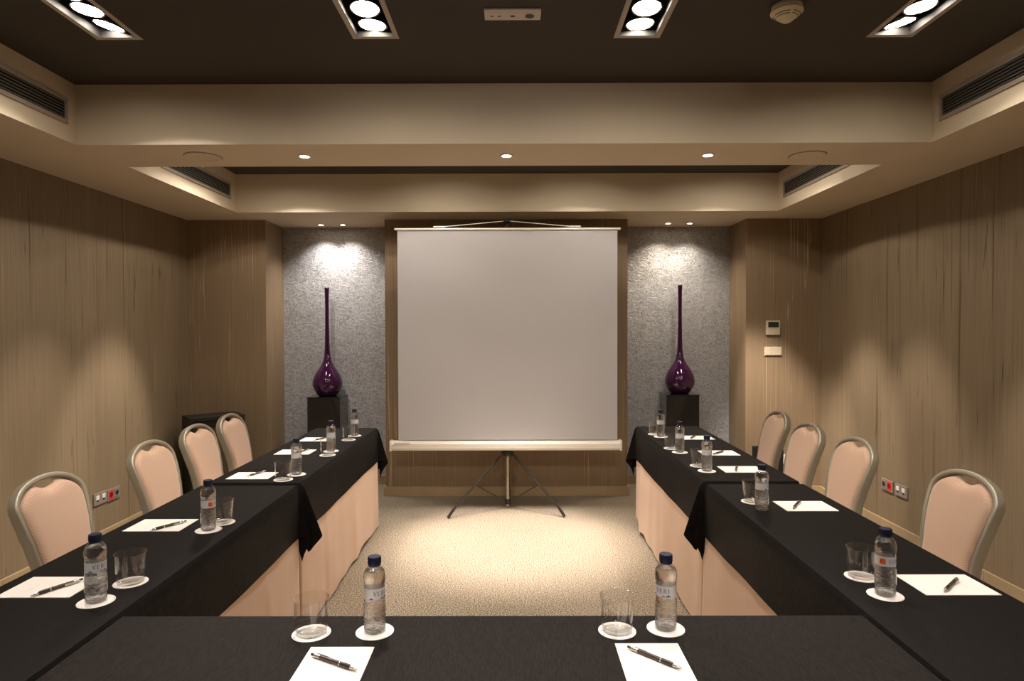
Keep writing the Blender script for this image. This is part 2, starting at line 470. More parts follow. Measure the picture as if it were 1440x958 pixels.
def base(name, boxes):
    mb = MB()
    for b in boxes: mb.box(*b, bev=.002)
    struct(name, mb, 'baseboard')
BH, BT = .084, .016
base('baseboard_left', [(XL, XL + BT, y, y + 2.196, 0, BH) for y in (YF, YF + 2.2, YF + 4.4, YF + 6.6)][:4])
base('baseboard_right', [(XR - BT, XR, a, b - .004, 0, BH) for a, b in ((YF, -.4), (-.4, 1.9), (1.9, 3.72), (3.72, 5.1), (5.1, YE))])
base('baseboard_back', [(PX0 - BT, PX1 + BT, YE - BT, YE, 0, BH), (PX0 - BT, PX0, YE, YN, 0, BH), (PX1, PX1 + BT, YE, YN, 0, BH)])
base('baseboard_back_left', [(XL + BT, NX0 + BT, YE - BT, YE, 0, BH), (NX0, NX0 + BT, YE, YN - BT, 0, BH), (NX0, PX0 - BT, YN - BT, YN, 0, BH)])
base('baseboard_back_right', [(NX1 - BT, XR - BT, YE - BT, YE, 0, BH), (NX1 - BT, NX1, YE, YN - BT, 0, BH), (PX1 + BT, NX1, YN - BT, YN, 0, BH)])

# ------------------------------------------------------------------ ceiling things
WARM = (1.0, .80, .56); NEUT = (1.0, .882, .79)
def spot(loc, target, watts, deg, blend=.5, col=WARM, radius=.03):
    l = bpy.data.lights.new('lamp_beam', 'SPOT'); l.energy = watts; l.color = col
    l.spot_size = math.radians(deg); l.spot_blend = blend; l.shadow_soft_size = radius
    o = bpy.data.objects.new('lamp_beam', l); COL.objects.link(o)
    o.location = loc
    o.rotation_euler = (Vector(target) - Vector(loc)).to_track_quat('-Z', 'Y').to_euler()
    return o

def fixture(label, x, yfar, aims, tilt=.5, spill=None):
    t = thing('recessed_lamp_box', label, 'ceiling light', (x, yfar - FL / 2, ZC), 0, 'four-lamp recessed ceiling lights')
    w, l = FW / 2, FL / 2
    f = MB(); fr = .021
    for b in ((-w, -w + fr, -l, l), (w - fr, w, -l, l), (-w + fr, w - fr, -l, -l + fr), (-w + fr, w - fr, l - fr, l)):
        f.box(*b, -.0035, .0 - .0005)
    obj('frame', f, 'alu', t)
    h = MB(); iw, il = w - .0165, l - .0165
    h.box(-iw, iw, -il, il, .15, .155)
    for b in ((-iw, -iw + .006, -il, il), (iw - .006, iw, -il, il), (-iw, iw, -il, -il + .006), (-iw, iw, il - .006, il)): h.box(*b, -.0033, .15)
    obj('housing', h, 'black', t)
    for k in range(4):
        yy = l - .021 - .060 - k * .140
        pos = Vector((x, yfar - l + yy, ZC + .022))
        ax_, ay_, az_, watts, degs = aims[k % len(aims)]
        aim = Vector((ax_, ay_, az_))
        d = (aim - pos).normalized()
        # lamps tilt only part of the way in their gimbal
        dd = (d * tilt + Vector((0, 0, -1)) * (1 - tilt)).normalized()
        mat = (-dd).to_track_quat('Z', 'Y').to_matrix().to_4x4(); mat.translation = Vector((0, yy, .022))
        lm = MB()
        lm.lathe([(0, .002), (.0575, .002), (.0575, .004), (0, .004)], 28, mat)
        lamp = obj('lamp', lm, 'bulb', t, smooth=True)
        rm = MB(); rm.lathe([(.0575, -.003), (.063, -.003), (.063, .012), (.03, .05), (.0, .055), (0, .05), (.028, .045), (.0575, .009)], 28, mat, close=False)
        obj('rim', rm, 'dish', lamp, smooth=True)
        cp = MB(); cp.lathe([(0, -.004), (.006, -.003), (.007, .002)], 12, mat)
        obj('bulb_cap', cp, 'chrome', lamp, smooth=True)
        spot(pos + dd * .03, aim, watts, degs, .8, NEUT, .04)
        if spill and k in spill:                   # the wide rim of light round the beam, cut off by the reflector
            sd, sw = spill[k]
            spot(pos + dd * .03, pos + Vector((0, .02, -2.0)), sw, sd, .06, NEUT, .02)
    return t

# aims per bay: outer fixtures wash the walls and chairs, inner ones the tables and the floor; (x, y, z, watts, beam angle)
ROOM = 'recessed four-lamp ceiling light '
fixture(ROOM + 'with tilted lamps, above the black-cabinet side wall', FIX[0][0], FY[0], [(-2.9, 3.1, .30, 190, 32), (-2.15, 2.6, .7, 60, 50), (-2.9, 2.3, .30, 150, 36), (-1.3, 1.7, .75, 50, 50)], spill={0: (130, 13), 2: (130, 10)})
fixture(ROOM + 'between black-cabinet side and socket strip', FIX[1][0], FY[0], [(-1.3, 3.2, .75, 70, 50), (-.5, 1.5, .75, 80, 46), (-2.0, 3.2, .7, 90, 46), (-.2, 1.45, .75, 70, 50)], .16)
fixture(ROOM + 'between socket strip and smoke detector', FIX[2][0], FY[0], [(1.2, 3.2, .75, 70, 50), (.4, 1.5, .75, 70, 46), (1.9, 3.0, .7, 55, 46), (1.2, 1.8, .75, 60, 50)], .16)
fixture(ROOM + 'beyond the smoke detector, by the thermostat-side wall', FIX[3][0], FY[0], [(2.75, 3.3, .30, 190, 32), (2.05, 2.6, .7, 40, 50), (2.75, 2.5, .30, 150, 36), (1.2, 1.7, .75, 50, 50)], spill={1: (130, 11), 3: (130, 7)})
fixture(ROOM + 'hidden in inner coffer, black-cabinet side', FIX[0][0], FY[1], [(-2.9, 4.55, .40, 330, 34), (-2.0, 4.2, .6, 60, 50), (-1.25, 4.2, .75, 60, 45), (-2.9, 3.7, .35, 180, 34)], spill={0: (122, 12), 1: (134, 13), 3: (134, 13)})
fixture(ROOM + 'hidden in inner coffer before the cabinet-side niche', FIX[1][0], FY[1], [(-.05, 4.5, 0, 420, 40), (.9, 4.1, .3, 110, 50), (-.2, 4.5, 0, 200, 46), (-.2, 4.6, 0, 20, 60)], .16, spill={0: (116, 13)})
fixture(ROOM + 'hidden in inner coffer before the screen', FIX[2][0], FY[1], [(.05, 4.5, 0, 480, 40), (-.95, 4.1, .3, 130, 50), (.2, 4.5, 0, 200, 46), (.2, 4.6, 0, 20, 60)], .16, spill={0: (124, 8)})
fixture(ROOM + 'hidden in inner coffer, thermostat side', FIX[3][0], FY[1], [(2.42, 5.72, .15, 620, 34), (2.75, 5.1, .30, 330, 32), (1.2, 4.2, .75, 60, 45), (2.75, 4.3, .35, 210, 32)], spill={0: (122, 11), 2: (126, 11)})
fixture(ROOM + 'over the near end, black-cabinet side', FIX[0][0], FY[2], [(-2.9, .6, .7, 90, 60), (-1.6, 1.8, .75, 60, 60), (-2.3, 1.0, 0, 240, 56)])
fixture(ROOM + 'over the near end before the cross table, cabinet half', FIX[1][0], FY[2], [(-.4, 1.5, .75, 50, 46), (-.6, 4.2, 0, 40, 50), (-.4, 5.28, 1.0, 36, 60)], .16)
fixture(ROOM + 'over the near end before the cross table, thermostat half', FIX[2][0], FY[2], [(.3, 1.5, .75, 50, 46), (.5, 4.2, 0, 40, 50), (.3, 5.28, 1.0, 36, 60)], .16)
fixture(ROOM + 'over the near end, thermostat side', FIX[3][0], FY[2], [(2.7, .6, .7, 90, 60), (1.6, 1.8, .75, 60, 60), (2.2, 1.0, 0, 240, 56)])

def downlight_proto(r):
    t = thing('downlight', '', 'downlight')
    m_ = MB(); m_.lathe([(r * .62, -.001), (r * .70, -.006), (r * .92, -.006), (r, -.003), (r, -.0005), (r * .62, -.0005)], 28, close=False)
    obj('trim_ring', m_, 'white_metal', t, smooth=True)
    m_ = MB(); m_.lathe([(0, -.0035), (r * .35, -.003), (r * .62, -.001)], 24, close=False)
    obj('bulb', m_, 'bulb_small', t, smooth=True)
    return Kind(t)
DL = downlight_proto(.040)
for x, lab in ((-1.178, 'small round downlight in the beam, between wall speaker disc and screen'), (-.036, 'small round downlight in the middle of the ceiling beam'), (1.100, 'small round downlight in the beam on the thermostat side of the screen')):
    DL.put((x, 3.633, ZS), 0, lab, 'downlights in the ceiling beam')
    spot((x, 3.633, ZS - .012), (x, 3.633, 0), 26, 75, .6, WARM, .025)
NL = downlight_proto(.036)
for x, y, tx, lab, c, w in ((-1.795, 6.00, -1.85, 'outer of two niche downlights above the vase between cabinet and screen', (1, .92, .86), 50),
                      (-1.592, 6.00, -1.45, 'inner of two niche downlights above the vase between cabinet and screen', (1, .90, .80), 42),
                      (1.442, 5.975, 1.30, 'inner of two niche downlights above the vase on the thermostat side', (1, .84, .64), 42),
                      (1.642, 5.975, 1.75, 'outer of two niche downlights above the vase on the thermostat side', (1, .88, .72), 38)):
    NL.put((x, y, ZS), 0, lab, 'downlights over the niches')
    spot((x, y, ZS - .012), (tx, y + .05, 0.6), w, 112, .95, c, .02)

t = thing('ceiling_speaker', '', 'speaker')
m_ = MB(); m_.lathe([(.0, -.004), (.085, -.004), (.092, -.007), (.098, -.006), (.099, -.0005), (0, -.0005)], 40)
obj('grille', m_, 'soffit', t, smooth=True)
m_ = MB(); m_.lathe([(.099, -.0005), (.099, -.004), (.102, -.003), (.102, -.0005)], 40, close=False)
obj('ring', m_, 'grille', t, smooth=True)
CS = Kind(t)
CS.put((-1.755, 3.64, ZS), 0, 'round flush ceiling speaker in beam, above the black-cabinet side', 'round speakers in the beam')
CS.put((1.672, 3.655, ZS), 0, 'round flush ceiling speaker in beam, above the thermostat side', 'round speakers in the beam')

def vent(label, x, y0, y1, z0, z1, sgn):
    t = thing('air_vent', label, 'vent', (x, (y0 + y1) / 2, (z0 + z1) / 2), 0 if sgn > 0 else PI, 'slatted vents in the coffer sides')
    l = (y1 - y0) / 2; h = (z1 - z0) / 2
    m_ = MB(); e = .021
    for b in ((-l, -l + e, -h, h), (l - e, l, -h, h), (-l + e, l - e, -h, -h + e), (-l + e, l - e, h - e, h)): m_.box(.0005, .010, b[0], b[1], b[2], b[3], bev=.0015)
    obj('frame', m_, 'grille', t)
    m_ = MB(); m_.box(.0003, .0018, -l + e, l - e, -h + e, h - e); obj('backing', m_, 'void', t)
    m_ = MB(); n = 6; s = (2 * h - 2 * e) / n
    for k in range(n):
        zc = -h + e + (k + .5) * s
        mt = Matrix.Translation((.006, 0, zc)) @ Matrix.Rotation(math.radians(10), 4, 'Y')
        m_.box(-.004, .004, -l + e, l - e, -.0017, .0017, mt)
    obj('slats', m_, 'slat_grey', t)
V0, V1 = ZS + .087, ZS + .222
vent('long slatted air vent in outer coffer, black-cabinet side', CXL, 2.20, 3.335, V0, V1, 1)
vent('long slatted air vent in outer coffer, thermostat side', CXR, 2.20, 3.335, V0, V1, -1)
vent('slatted air vent in inner coffer, black-cabinet side', CXL, 4.22, 5.25, V0, V1, 1)
vent('slatted air vent in inner coffer, thermostat side', CXR, 4.22, 5.25, V0, V1, -1)

t = thing('smoke_detector', 'round cream smoke detector on the dark brown ceiling', 'smoke detector', (1.105, 2.605, ZC))
m_ = MB(); m_.lathe([(.0, -.0003), (.058, -.0003), (.060, -.012), (.056, -.016), (0, -.016)], 40); obj('base', m_, 'aged_white', t, smooth=True)
m_ = MB(); m_.lathe([(.052, -.016), (.062, -.020), (.063, -.027), (.057, -.034), (.030, -.054), (.020, -.062), (.012, -.066), (0, -.068)], 40); obj('cover', m_, 'aged_white', t, smooth=True)
m_ = MB()
for r, z in ((.0490, -.0398), (.0405, -.0461)):
    for a0 in range(4):
        pts = [((r + .0012) * math.cos(a), (r + .0012) * math.sin(a), z - .0006) for a in [math.radians(a0 * 90 + 8 + 74 * k / 10) for k in range(11)]]
        m_.sweep(pts, circ(.0014, 6))
obj('slots', m_, 'dark_plastic', t)

t = thing('ceiling_socket', 'white three-gang socket strip on the dark brown ceiling', 'socket', (0.0, 2.657, ZC))
m_ = MB(); m_.box(-.116, .116, -.042, .042, -.009, -.0003, bev=.003); obj('plate', m_, 'socket_beige', t)
for k, cx in enumerate((-.070, 0, .070)):
    m_ = MB(); m_.box(cx - .026, cx + .026, -.028, .028, -.012, -.008, bev=.001); mod = obj('module', m_, 'socket_beige', t)
    m_ = MB()
    if k == 0:
        for s in (-1, 1): m_.box(cx + s * .015 - .006, cx + s * .015 + .006, -.004, .004, -.0126, -.0118)
    elif k == 1: m_.box(cx - .009, cx + .009, -.007, .007, -.0126, -.0118)
    else: m_.lathe([(0, -.0126), (.019, -.0126), (.019, -.0118), (0, -.0118)], 24, Matrix.Translation((cx, 0, 0)))
    obj('port', m_, 'dark_plastic', mod)

# ------------------------------------------------------------------ wall plates
def wall_plate(label, x, y, z, rz, modules):
    """local: x along wall, -y out of the wall, z up"""
    t = thing('socket_plate', label, 'socket', (x, y, z), rz)
    m_ = MB(); m_.box(-.072, .072, -.010, -.0005, -.042, .042, bev=.003); obj('plate', m_, 'grey_plastic', t)
    for cx, kind in zip((-.036, .030), modules):
        if kind == 'data':
            m_ = MB(); m_.box(cx - .017, cx + .017, -.0125, -.009, -.004, .026, bev=.001); d = obj('data_port', m_, 'white_plastic', t)
            m_ = MB(); m_.box(cx - .007, cx + .007, -.0128, -.009, -.016, -.008); obj('jack_opening', m_, 'dark_plastic', d)
        else:
            m_ = MB(); m_.box(cx - .025, cx + .025, -.0125, -.009, -.030, .030, bev=.001); d = obj('socket_insert', m_, 'red_plastic' if kind == 'red' else 'grey_plastic', t)
            m_ = MB(); m_.lathe([(0, -.0002), (.018, -.0002), (.018, .001), (0, .001)], 20, Matrix.Translation((cx, -.0125, .002)) @ Matrix.Rotation(PI / 2, 4, 'X')); obj('recess', m_, 'dark_red' if kind == 'red' else 'dark_plastic', d)
wall_plate('grey wall plate with two white data ports, black-cabinet side wall', XL, 4.477, .318, PI / 2, ('data', 'data'))
wall_plate('grey wall plate with red socket, black-cabinet side wall', XL, 4.626, .312, PI / 2, ('red', 'grey'))
wall_plate('grey wall plate with red socket, thermostat-side wall', XR, 4.700, .343, -PI / 2, ('grey', 'red'))
wall_plate('grey wall plate with two white data ports, thermostat-side wall', XR, 4.530, .343, -PI / 2, ('data', 'data'))

t = thing('thermostat', 'square cream thermostat with dark display on wall', 'thermostat', (2.320, YE, 1.508))
m_ = MB(); m_.box(-.062, .062, -.020, .0, -.064, .064, bev=.004); obj('body', m_, 'cream_plastic', t)
m_ = MB(); m_.box(-.045, .049, -.0215, -.019, .002, .050); obj('display', m_, 'lcd', t)
m_ = MB(); m_.box(-.045, .049, -.0215, -.019, -.052, -.006, bev=.0007); obj('cover_flap', m_, 'cream_plastic', t)
t = thing('light_switch', 'cream double light switch below the thermostat', 'switch', (2.325, YE, 1.296))
m_ = MB(); m_.box(-.078, .078, -.009, -.0005, -.040, .040, bev=.003); obj('plate', m_, 'cream_plastic', t)
for s in (-1, 1):
    m_ = MB(); m_.box(s * .037 - .034, s * .037 + .034, -.013, -.008, -.033, .033, bev=.0015); obj('rocker', m_, 'cream_plastic', t)
m_ = MB()
m_.sweep([(-.028, -.0133, .016), (-.016, -.0133, .001), (-.030, -.0133, -.016)], circ(.0012, 6)); obj('mark', m_, 'print_grey', t)
t = thing('wall_socket', 'small beige socket low on wall under the thermostat', 'socket', (2.462, YE, .328))
m_ = MB(); m_.box(-.041, .041, -.009, -.0005, -.041, .041, bev=.003); obj('plate', m_, 'socket_beige', t)
m_ = MB(); m_.lathe([(0, 0), (.02, 0), (.02, .001), (0, .001)], 20, Matrix.Translation((0, -.009, 0)) @ Matrix.Rotation(PI / 2, 4, 'X')); obj('recess', m_, 'dark_plastic', t)

# ------------------------------------------------------------------ floor-standing things
t = thing('waste_bin', 'black waste bin behind the last chair below the thermostat', 'bin', (2.195, 5.52, 0))
m_ = MB(); s = rrect(.185, .19, .012, 4); s2 = rrect(.198, .21, .014, 4); s3 = rrect(.188, .20, .010, 4); s4 = rrect(.175, .18, .009, 4)
rings = []
for sec, z in ((s, 0), (s2, .46), (s3, .46), (s4, .012)): rings.append([m_.bm.verts.new((a, b, z)) for a, b in sec])
for A, B in zip(rings, rings[1:]):
    for j in range(len(A)): m_.face([A[j], A[(j + 1) % len(A)], B[(j + 1) % len(A)], B[j]])
m_.face(rings[0]); m_.face(rings[-1]); obj('body', m_, 'black', t, smooth=True)
m_ = MB(); m_.sweep([(a, b, .463) for a, b in rrect(.197, .209, .014, 5)], circ(.003, 8), (0, 0, 1), closed=True); obj('rim', m_, 'black', t, smooth=True)

t = thing('corner_cabinet', 'low black cabinet turned diagonally in the corner behind chairs', 'cabinet', (-2.565, 5.455, 0), math.atan2(.28, .332))
cw, cd, ch = .217, .135, .774
m_ = MB()
m_.box(-cw, cw, -cd, cd, ch - .03, ch, bev=.002); m_.box(-cw, -cw + .022, -cd, cd, 0, ch - .03); m_.box(cw - .022, cw, -cd, cd, 0, ch - .03)
m_.box(-cw + .022, cw - .022, -cd, cd, 0, .05); m_.box(-cw + .022, cw - .022, cd - .015, cd, .05, ch - .03)
obj('carcass', m_, 'black_wood', t)
m_ = MB(); m_.box(-cw + .023, cw - .023, -cd + .045, -cd + .060, .051, ch - .09, bev=.002); obj('door', m_, 'inner_panel', t)
m_ = MB(); m_.box(-cw + .023, cw - .023, -cd + .03, -cd + .045, ch - .088, ch - .031, bev=.002); obj('rail', m_, 'black_wood', t)
m_ = MB(); m_.lathe([(0, 0), (.008, 0), (.006, .012), (.01, .018), (0, .02)], 14, Matrix.Translation((cw - .06, -cd + .045, .45)) @ Matrix.Rotation(PI / 2, 4, 'X')); obj('knob', m_, 'steel_grey', t, smooth=True)

def pedestal(label, x, y, h):
    t = thing('pedestal', label, 'pedestal', (x, y, 0), 0, 'black pedestals in the niches')
    m_ = MB(); m_.box(-.150, .150, -.14, .14, 0, h - .012, bev=.003); obj('body', m_, 'gloss_black', t)
    m_ = MB(); m_.box(-.153, .153, -.143, .143, h - .0118, h, bev=.002); obj('top_plate', m_, 'gloss_black', t)
pedestal('tall glossy black pedestal in niche on the black-cabinet side', -1.745, 6.0, .878)
pedestal('tall glossy black pedestal in niche on the thermostat side', 1.553, 6.0, .893)
def vase(label, x, y, z):
    prof = [(0, .004), (.070, .000), (.084, .004), (.105, .030), (.124, .062), (.1355, .095), (.1375, .118), (.134, .145), (.124, .180), (.107, .215), (.086, .247), (.064, .278), (.047, .308), (.036, .340), (.029, .380), (.0245, .430),
            (.0215, .500), (.0195, .600), (.0180, .700), (.0175, .800), (.0180, .900), (.0195, .965), (.0215, 1.000), (.0222, 1.013), (.0205, 1.015), (.0180, 1.008), (.0150, .960), (.0135, .80), (.0150, .60), (.0165, .50), (.018, .43), (0, .42)]
    m_ = MB(); m_.lathe(prof, 56)
    o = obj('vase', m_, 'vase', None, smooth='all'); o.location = (x, y, z)
    tag(o, label, 'vase', 'long-necked purple vases')
vase('dark purple long-necked teardrop vase in the black-cabinet side niche', -1.747, 6.0, .8782)
vase('dark purple long-necked teardrop vase in the thermostat-side niche', 1.560, 6.0, .8932)

# tripod projection screen
t = thing('projection_screen', 'white square projection screen on a dark folding tripod', 'projection screen', (-.050, 5.33, 0))
SY = -.055                                    # fabric plane relative to the pole
m_ = MB(); m_.box(-.902, .906, SY - .0012, SY + .0012, .585, 2.318); obj('fabric', m_, 'screen', t)
m_ = MB(); m_.sweep([(-.925, SY, 2.322), (.930, SY, 2.322)], rrect(.022, .019, .006), (0, 0, 1)); obj('top_bar', m_, 'white_metal', t, smooth=True)
m_ = MB()
m_.sweep([(-.955, SY, .540), (.925, SY, .540)], [(-.030, -.037), (.030, -.037), (.040, -.020), (.040, .016), (.026, .038), (-.026, .038), (-.040, .016), (-.040, -.020)], (0, 0, 1)); case = obj('case', m_, 'white_metal', t)
for s, x in ((-1, -.958), (1, .928)):
    m_ = MB(); m_.box(x - .004, x + .012 if s > 0 else x + .004, SY - .043, SY + .043, .499, .582, bev=.004) if s > 0 else m_.box(x - .012, x + .004, SY - .043, SY + .043, .499, .582, bev=.004)
    obj('end_cap', m_, 'white_metal', case)
m_ = MB(); m_.box(-.935, -.80, SY - .0445, SY - .0395, .558, .572, bev=.001); obj('pull_handle', m_, 'socket_beige', case)
m_ = MB(); m_.tube((0, 0, .02), (0, 0, 2.36), .013, 14); obj('pole', m_, 'champagne', t, smooth=True)
m_ = MB(); m_.tube((0, 0, 2.30), (0, 0, 2.405), .016, 14); m_.box(-.028, .028, -.045, .018, 2.385, 2.412, bev=.003); obj('hanger_bracket', m_, 'black', t, smooth=True)
for s in (-1, 1):
    m_ = MB(); m_.tube((s * .020, -.032, 2.392), (s * .520, SY - .004, 2.342), .0032, 8); rod = obj('support_rod', m_, 'white_metal', t, smooth=True)
    m_ = MB(); m_.box(s * .56 - .045, s * .56 + .045, SY - .016, SY + .012, 2.334, 2.346, bev=.002); obj('clip', m_, 'white_metal', rod)
m_ = MB(); m_.lathe([(.018, .44), (.04, .445), (.046, .46), (.046, .478), (.03, .490), (.016, .495)], 20); m_.box(-.05, .05, -.02, .02, .452, .480, bev=.004); obj('hub', m_, 'black', t, smooth=True)
feet = [(-.472, -.288), (.455, -.262), (.008, .375)]
top = [(-.034, -.018), (.034, -.018), (.004, .034)]
for (fx, fy), (tx, ty) in zip(feet, top):
    d = Vector((fx - tx, fy - ty, .02 - .465))
    m_ = MB(); m_.sweep([(tx, ty, .468), Vector((tx, ty, .468)) + d * .94], rrect(.019, .014, .003), (0, 0, 1)); lg = obj('leg', m_, 'leg_black', t, smooth=True)
    m_ = MB(); m_.tube(Vector((tx, ty, .468)) + d * .90, (fx, fy, .008), .0115, 12); obj('foot', m_, 'black', lg, smooth=True)
    mid = Vector((tx, ty, .468)) + d * .52
    m_ = MB(); m_.tube(mid, (tx * .5, ty * .5, .060), .0055, 8); obj('brace', m_, 'leg_black', t, smooth=True)
m_ = MB(); m_.lathe([(.014, .038), (.024, .040), (.024, .078), (.014, .080)], 16); obj('collar', m_, 'black', t, smooth=True)

# ------------------------------------------------------------------ tables, skirts, cloths
ZT = .752; ZK = .757
def table(label, x0, x1, y0, y1, rz=0.0, inset=.14):
    cx, cy = (x0 + x1) / 2, (y0 + y1) / 2; w, l = (x1 - x0) / 2, (y1 - y0) / 2
    t = thing('folding_table', label, 'table', (cx, cy, 0), rz, 'narrow folding tables of the U shape')
    m_ = MB(); m_.box(-w, w, -l, l, ZT - .026, ZT, bev=.003); obj('tabletop', m_, 'tabletop', t)
    for sx in (-1, 1):
        for sy in (-1, 1):
            px, py = sx * (w - .09), sy * (l - inset)
            m_ = MB(); m_.tube((px, py, .0), (px, py, ZT - .026), .014, 12); obj('leg', m_, 'steel_grey', t, smooth=True)
    return t

def smooth01(v): v = max(0., min(1., v)); return v * v * (3 - 2 * v)

def cloth(label, x0, x1, y0, y1, dx, dy, corners, mat, rz=0.0, off=.0145):
    """cloth over a table; dx overhang (x0 side, x1 side), dy overhang (y0 side, y1 side); corners: bulge of the folded tail at
    (x0,y0) (x1,y0) (x1,y1) (x0,y1)"""
    cx, cy = (x0 + x1) / 2, (y0 + y1) / 2
    hw, hl = (x1 - x0) / 2, (y1 - y0) / 2
    m_ = MB(); bm = m_.bm
    cols = []                                    # (top point, outward dir, length, fan info)
    def side(p, q, out, d):
        n = max(6, int((Vector(q) - Vector(p)).length / .035))
        for k in range(n + 1):
            cols.append((Vector(p).lerp(Vector(q), k / n), Vector(out), d, None, k / n))
    def fan(p, a, b, da, db, amp):
        nf = 24
        for k in range(1, nf):
            th = (PI / 2) * k / nf
            r = min(da / max(math.cos(th), 1e-3), db / max(math.sin(th), 1e-3))
            cols.append((Vector(p), (Vector(a), Vector(b)), r, (th, amp, da, db), 0))
    P = [(-hw, -hl), (hw, -hl), (hw, hl), (-hw, hl)]
    outs = [(0, -1), (1, 0), (0, 1), (-1, 0)]
    ds = [dy[0], dx[1], dy[1], dx[0]]
    for i in range(4):
        p, q = P[i], P[(i + 1) % 4]
        side(p, q, outs[i], ds[i])
        fan(q, outs[i], outs[(i + 1) % 4], ds[i], ds[(i + 1) % 4], corners[(i + 1) % 4])
    NR = 12
    rings = []
    seed = cx * 3.1 + cy * 1.7
    for ci, (p, out, r, fi, s) in enumerate(cols):
        col = []
        for k in range(NR + 1):
            tt = k / NR; rr = r * tt
            if fi is None:
                bend = .008
                o_ = (off if abs(out.x) > .5 else min(off, .012)) * smooth01(rr / .03) if r > 0 else 0
                u = (p.x * out.y - p.y * out.x)
                edge = math.sin(PI * s) ** .5 if s not in (0, 1) else 0
                wv = (math.sin(u * 9 + seed) * .5 + math.sin(u * 17 + seed * 2.3) * .3) * (.0035 if abs(out.x) > .5 else .002) * tt * tt * edge
                q = p + out * (o_ + wv)
                z = ZK - .004 * smooth01(rr / .012) - max(0, rr - .006) + .0
                hem = (math.sin(u * 5 + seed) * .004) * tt * edge
                col.append(Vector((q.x, q.y, z + hem)))
            else:
                th, amp, da, db = fi
                a, b = out
                deg = math.degrees(th)
                g = lambda c, w_: smooth01(max(0.0, 1 - abs(deg - c) / w_))
                vec = a * (amp[0] * (g(24, 24) + .25 * g(45, 18))) + b * (amp[1] * (g(66, 24) + .25 * g(45, 18)))
                bul = vec.length * tt
                base_ = a * ((off if abs(a.x) > .5 else min(off, .012)) * math.cos(th)) + b * ((off if abs(b.x) > .5 else min(off, .012)) * math.sin(th))
                o_ = smooth01(rr / .03)
                q = p + base_ * o_ + vec * tt
                drop = math.sqrt(max(1e-9, rr * rr - bul * bul)) if bul < rr else rr * .4
                z = ZK - .004 * smooth01(rr / .012) - max(0, drop - .006)
                col.append(Vector((q.x, q.y, z)))
        rings.append([bm.verts.new(v) for v in col])
    n = len(rings)
    for i in range(n):
        A, B = rings[i], rings[(i + 1) % n]
        for k in range(NR):
            if (A[k].co - B[k].co).length < 1e-6 and (A[k + 1].co - B[k + 1].co).length < 1e-6: continue
            m_.face([A[k], A[k + 1], B[k + 1], B[k]])
    bm.faces.new([r_[0] for r_ in rings])
    bmesh.ops.remove_doubles(bm, verts=bm.verts, dist=1e-5)
    bmesh.ops.dissolve_degenerate(bm, dist=1e-6, edges=bm.edges)
    o = obj('tablecloth', m_, mat, None, smooth=True)
    o.location = (cx, cy, 0); o.rotation_euler = (0, 0, rz)
    return tag(o, label, 'tablecloth', 'black cloths on the U of tables')

def skirt(label, x0, x1, y0, y1, path, rz=0.0, pleats=(), lifts=()):
    """fabric skirt along path: list of table corners in local -1..1 coordinates"""
    cx, cy = (x0 + x1) / 2, (y0 + y1) / 2
    hw, hl = (x1 - x0) / 2 + .004, (y1 - y0) / 2 + .004
    P = [Vector((a * hw, b * hl, 0)) for a, b in path]
    m_ = MB()
    tot = 0; samples = []
    for a, b in zip(P, P[1:]):
        L = (b - a).length; n = max(4, int(L / .012)); out = Vector(((b - a).y, -(b - a).x, 0)).normalized()
        for k in range(n + 1): samples.append((a.lerp(b, k / n), out, tot + L * k / n, min(k, n - k) / n * L))
        tot += L
    nz = 14
    sd = cx * 2.7 + cy
    def pos(i, j):
        p, out, s, e = samples[i]
        v = j / nz                                # 0 top .. 1 bottom
        w = (.5 + .5 * math.sin(s * 21 + sd + math.sin(s * 5 + sd) * 1.6)) * .006
        pl = 0
        for c, wd, am in pleats:
            d = (s - c) / wd
            if 0 <= d < 1: pl += am * (1 - d) ** 1.5 * (.35 + .65 * v)
            elif -.12 < d < 0: pl += am * (1 + d / .12) * (.35 + .65 * v)
        o_ = .001 + w * (.3 + .5 * v) + pl + .006 * v * v
        if v < .36: o_ = min(o_, .0055)
        elif v < .5: o_ = .0055 + (o_ - .0055) * smooth01((v - .36) / .14) if o_ > .0055 else o_
        zb = .017 + .004 * math.sin(s * 8 + sd)
        for c, wd, h in lifts:
            zb += h * math.exp(-((s - c) / wd) ** 2)
        z = (ZT - .012) * (1 - v) + zb * v
        q = p + out * o_
        return Vector((q.x, q.y, z))
    V = [[m_.bm.verts.new(pos(i, j)) for j in range(nz + 1)] for i in range(len(samples))]
    for i in range(len(samples) - 1):
        for j in range(nz): m_.face([V[i][j], V[i + 1][j], V[i + 1][j + 1], V[i][j + 1]])
    o = obj('table_skirt', m_, 'skirt', None, smooth='all', fix=False)
    o.location = (cx, cy, 0); o.rotation_euler = (0, 0, rz)
    return tag(o, label, 'table skirt', 'peach skirts on the U of tables')

